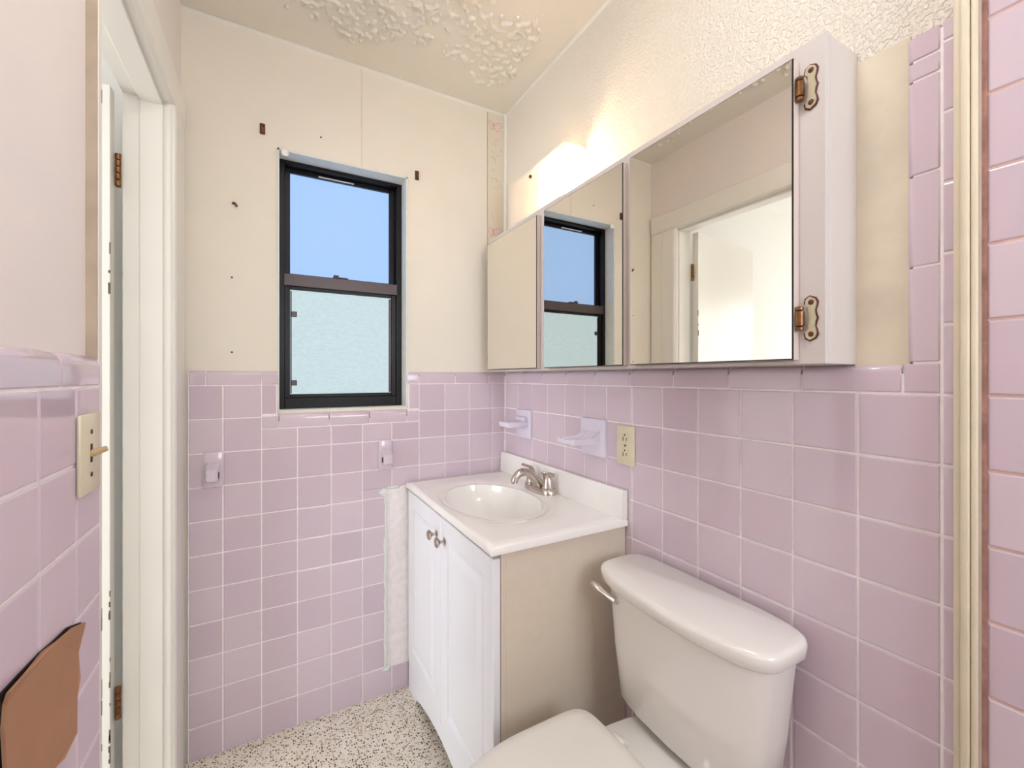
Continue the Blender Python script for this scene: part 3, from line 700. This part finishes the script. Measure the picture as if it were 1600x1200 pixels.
# ------------------------------------------------------------------ fittings on the tile
# outlet
yo, zo = 8.54, -1.83
ol = thing('power_outlet', (XR, yo, zo-0.52), 'ivory duplex outlet plate on the lilac tile by the vanity', 'outlet')
obj('plate', box(BM(), XR-0.055, XR+0.0, yo-0.325, yo+0.325, zo-0.53, zo+0.53, 0.03), 'ivory', ol, 40)
for s in (-1, 1):
    b = BM(); n = 20; poly = [(XR-0.05, yo+0.155*math.cos(2*math.pi*k/n), zo+s*0.205+max(-0.125, min(0.125, 0.17*math.sin(2*math.pi*k/n)))) for k in range(n)]
    prism(b, poly, (-0.022, 0, 0)); r = obj('receptacle', b, 'ivory', ol)
    b = BM()
    for dy, h in ((0.06, 0.055), (-0.06, 0.045)): box(b, XR-0.076, XR-0.07, yo+dy-0.012, yo+dy+0.012, zo+s*0.205-0.03-h, zo+s*0.205-0.03+h)
    lathe(b, (XR-0.070, yo, zo+s*0.205+0.075), (-1, 0, 0), [(0, 0.026), (0.006, 0.026)], 10); obj('slots', b, 'black', r)
b = BM(); lathe(b, (XR-0.054, yo, zo), (-1, 0, 0), [(0, 0.03), (0.012, 0.025)], 10); obj('screw', b, 'rust', ol)
# switch
ys_, zs_ = 7.64, -1.0
sw = thing('light_switch', (XL, ys_, zs_-0.5), 'ivory toggle switch plate on the lilac tile by the door', 'switch')
obj('plate', box(BM(), XL, XL+0.055, ys_-0.34, ys_+0.36, zs_-0.52, zs_+0.52, 0.03), 'ivory', sw, 40)
obj('slot', box(BM(), XL+0.05, XL+0.058, ys_-0.035, ys_+0.035, zs_-0.12, zs_+0.12), 'black', sw)
b = BM(); tube(b, [(XL+0.04, ys_, zs_-0.01), (XL+0.13, ys_, zs_+0.02), (XL+0.21, ys_, zs_+0.05)], [(0.045, 0.05), (0.04, 0.042), (0.036, 0.036)], 8); obj('toggle', b, 'ivory_dark', sw, 40)
for s in (-1, 1):
    b = BM(); lathe(b, (XL+0.055, ys_, zs_+s*0.28), (1, 0, 0), [(0, 0.035), (0.008, 0.03)], 10); obj('screw', b, 'rust', sw)
# tumbler holder and soap dish (set in the tile grid)
def plate_R(b, y0, y1, z0, z1): box(b, XR-0.09, XR+0.05, y0, y1, z0, z1, 0.03)
ch = thing('cup_holder', (XR, 13.85, -2.3), 'lilac-white ceramic tumbler shelf on the tile nearest the corner', 'cup holder')
b = BM(); plate_R(b, 13.33, 14.36, -2.28, -1.22); obj('plate', b, 'white_ceramic', ch, 40)
b = BM(); zz = -1.72
box(b, XR-0.92, XR-0.06, 13.45, 14.2, zz-0.11, zz+0.07, 0.03); obj('shelf', b, 'white_ceramic', ch, 40)
b = BM(); box(b, XR-0.25, XR-0.06, 13.5, 14.15, zz+0.05, zz+0.24, 0.05); obj('rear_lip', b, 'white_ceramic', ch, 40)
sd = thing('soap_dish', (XR, 9.85, -2.3), 'lilac-white ceramic soap dish on the tile beside the outlet', 'soap dish')
b = BM(); plate_R(b, 9.32, 10.4, -2.3, -1.22); obj('plate', b, 'white_ceramic', sd, 40)
b = BM(); zz = -1.80; ny_ = 16
def dish(u, v):   # u along y, v outwards
    x = XR-0.07-0.95*v; y = 9.5+0.78*u
    edge_ = min(u, 1-u)*2; h = 0.05*(1-min(1, edge_*5)) + 0.24*max(0, 1-v*2.6)**2 + (0.03 if v > 0.94 else 0) + 0.012*math.sin(u*math.pi*7)
    return (x, y, zz+h)
top = [[dish(i/ny_, j/10) for i in range(ny_+1)] for j in range(11)]
gv = [[b.verts.new(p) for p in r] for r in top]; gb = [[b.verts.new((p[0], p[1], zz-0.13+0.04*(j/10))) for p in r] for j, r in enumerate(top)]
for j in range(10):
    for i in range(ny_):
        b.faces.new((gv[j][i], gv[j][i+1], gv[j+1][i+1], gv[j+1][i])); b.faces.new((gb[j][i], gb[j+1][i], gb[j+1][i+1], gb[j][i+1]))
for j in range(10):
    b.faces.new((gv[j][0], gv[j+1][0], gb[j+1][0], gb[j][0])); b.faces.new((gv[j][ny_], gb[j][ny_], gb[j+1][ny_], gv[j+1][ny_]))
for i in range(ny_):
    b.faces.new((gv[10][i], gv[10][i+1], gb[10][i+1], gb[10][i])); b.faces.new((gv[0][i], gb[0][i], gb[0][i+1], gv[0][i+1]))
obj('dish', b, 'white_ceramic', sd, 40)
# towel bar brackets on the window wall
def bracket(x0, x1, s, label):
    xm = (x0+x1)/2; t = thing('towel_bar_bracket', (xm, YB, -3.28), label, 'towel bracket', 'empty towel bar brackets')
    obj('plate', box(BM(), x0, x1, YB-0.05, YB+0.05, -3.27, -2.22, 0.03), 'lilac_ceramic', t, 40)
    b = BM(); rings = []
    for y, w, z0, z1 in ((YB-0.03, 0.19, -3.08, -2.5), (YB-0.2, 0.16, -3.05, -2.55), (YB-0.42, 0.15, -3.04, -2.66), (YB-0.5, 0.13, -3.0, -2.7)):
        rings.append([(xm-w, y, z0), (xm+w, y, z0), (xm+w, y, z1), (xm-w, y, z1)])
    loft(b, rings); bmesh.ops.bevel(b, geom=list(b.edges), offset=0.025, segments=2, affect='EDGES'); p = obj('post', b, 'lilac_ceramic', t, 40)
    xs_ = xm+s*0.155; obj('socket', box(BM(), min(xs_, xs_+s*0.012), max(xs_, xs_+s*0.012), YB-0.38, YB-0.22, -2.95, -2.78), 'black', p)
bracket(-1.75, -1.28, 1, 'pale lilac towel bracket on the tile near the door casing')
bracket(3.26, 3.73, -1, 'pale lilac towel bracket on the tile above the white filler')

# ------------------------------------------------------------------ small things on the walls
def curtain(x, z, label):
    t = thing('curtain_bracket', (x, PB, z-0.2), label, 'bracket', 'rusty curtain brackets')
    obj('plate', box(BM(), x-0.075, x+0.075, PB-0.04, PB, z-0.17, z+0.17, 0.02), 'rust', t, 40)
    b = BM(); tube(b, bez((x, PB-0.03, z+0.02), (x, PB-0.16, z), (x, PB-0.18, z-0.12), (x, PB-0.1, z-0.14), 6), 0.028, 8); obj('hook', b, 'brass', t, 40)
curtain(-0.26, 7.75, 'rusty curtain bracket left of the window top')
curtain(4.66, 7.42, 'rusty curtain bracket right of the window top')
b = BM(); tube(b, bez((-1.03, PB, 5.27), (-1.03, PB-0.1, 5.29), (-0.98, PB-0.14, 5.27), (-0.92, PB-0.10, 5.16), 6), 0.03, 8)
tag(obj('wall_hook', b, 'rust', None, 40, base=(-1.03, PB, 5.2)), 'small rusty hook in the cream wall left of the window', 'hook')
for x, z, l in ((-1.06, 3.02, 'nail hole below the small hook left of the window'), (-1.06, 0.75, 'lowest nail hole just above the tile left of the window'), (1.42, 7.95, 'nail head in the cream wall above the window')):
    b = BM(); lathe(b, (x, PB, z), (0, -1, 0), [(0, 0.028), (0.01, 0.03), (0.015, 0.01)], 8); tag(obj('nail', b, 'rust', None, base=(x, PB, z)), l, 'nail')
b = BM(); lathe(b, (0.34, PB-0.02, 7.12), (0.3, -1, 0.1), [(0, 0.10), (0.1, 0.12), (0.12, 0.06)], 6)
tag(obj('plastic_bracket', b, 'lamp_white', None, base=(0.3, PB, 7.1)), 'small white plastic bracket at the window top corner', 'bracket')

# wallpaper remnant
wp = thing('wallpaper_strip', (7.9, PB, 5.2), 'narrow butterfly wallpaper strip in the corner beside the lamp', 'wallpaper')
b = BM(); box(b, 7.56, PR-0.01, PB-0.014, PB-0.002, 0.3, ZC-0.06); obj('paper', b, 'paper', wp)
b = BM(); box(b, 7.535, 7.56, PB-0.02, PB, 0.3, ZC-0.1); obj('torn_edge', b, 'edge_strip', wp)
def butterfly(x, z, s):
    y = PB-0.0155; wings = []
    R_ = [(0, 0), (0.10, 0.10), (0.24, 0.15), (0.30, 0.10), (0.27, 0.0), (0.18, -0.05), (0.20, -0.13), (0.12, -0.16), (0.03, -0.08)]
    b = BM()
    prism(b, [(x+u*s, y, z+v*s) for u, v in R_], (0, -0.004, 0)); prism(b, [(x-u*s*0.55, y, z+v*s*0.9) for u, v in R_], (0, -0.004, 0))
    w = obj('butterfly_print', b, 'print_pink', wp)
    b = BM()
    for sx in (1, -0.55):
        tube(b, [(x+u*s*sx, y-0.004, z+v*s) for u, v in R_], 0.008, 4)
    tube(b, [(x, y-0.004, z-0.1*s), (x, y-0.004, z+0.1*s)], 0.016, 5); obj('outline_print', b, 'print_dark', w)
butterfly(7.82, 10.15, 1.25); butterfly(7.80, 5.86, 1.25)
for k in range(16):
    x, z = random.uniform(7.65, 8.2), random.uniform(6.0, 9.9); l = random.uniform(0.1, 0.22); an = random.uniform(-0.9, 0.4)
    b = BM(); p0 = Vector((x, PB-0.016, z)); p3 = p0+Vector((l*math.cos(an), 0, l*math.sin(an)))
    tube(b, bez(p0, p0+Vector((0, 0, l*0.5)), p3+Vector((0, 0, l*0.4)), p3, 4), 0.007, 4); obj('stem_print', b, 'edge_strip', wp)

# white filler where tiles were removed
pl = [(3.50, -3.98), (3.52, -3.92), (3.7, -3.95), (3.95, -3.90), (4.6, -3.86), (4.6, -10.22), (4.1, -10.26), (3.72, -10.30), (3.49, -10.28), (3.47, -9.2), (3.52, -8.0), (3.48, -6.6), (3.51, -5.2)]
pp = thing('plaster_patch', (3.9, YB, -10.3), 'white filler patch where tiles are missing beside the vanity', 'plaster')
b = BM(); prism(b, [(x, YB+0.03, z) for x, z in pl], (0, 0.09, 0)); obj('filler', b, 'patch', pp)
b = BM(); tube(b, [(3.50+random.uniform(-.02, .02), YB+0.0, -3.95-0.33*k) for k in range(20)], [random.uniform(0.035, 0.065) for k in range(20)], 8); obj('filler_edge', b, 'patch', pp, 60)
def blob(x, z, w, h):
    b = BM(); bmesh.ops.create_icosphere(b, subdivisions=2, radius=1)
    for v in b.verts:
        n = 1+0.25*math.sin(v.co.x*5+v.co.z*7); v.co = Vector((x+v.co.x*w*n, YB+0.0+v.co.y*0.05, z+v.co.z*h*n))
    return b
obj('filler_smear', blob(3.42, -4.08, 0.14, 0.15), 'patch', pp, 60); obj('filler_smear', blob(3.56, -10.34, 0.13, 0.10), 'patch', pp, 60); obj('filler_smear', blob(3.75, -3.93, 0.3, 0.05), 'patch', pp, 60)

# cardboard over a hole in the door wall tile
cb = thing('cardboard_patch', (XL, 6.6, -7), 'torn brown cardboard covering a hole in the left tile wall', 'cardboard')
CARD = [(7.44, -3.13), (7.01, -2.98), (6.64, -2.94), (6.37, -2.89), (5.92, -2.86), (5.58, -2.84), (5.6, -2.94), (5.56, -3.14), (5.6, -4.4), (5.7, -4.75), (6.3, -4.85), (6.58, -4.3), (6.74, -4.33), (7.16, -4.34), (7.2, -4.04), (7.14, -3.9), (7.2, -3.7), (7.24, -3.4)]
b = BM(); prism(b, [(XL+0.03+0.02*math.sin(k*1.7), y, z) for k, (y, z) in enumerate(CARD)], (0.03, 0, 0)); obj('sheet', b, 'cardboard', cb)
b = BM(); prism(b, [(XL+0.002, y*1.0+(-0.05 if y < 6.5 else 0.0), z+0.015) for y, z in CARD], (0.012, 0, 0)); obj('hole_edge', b, 'black', cb)
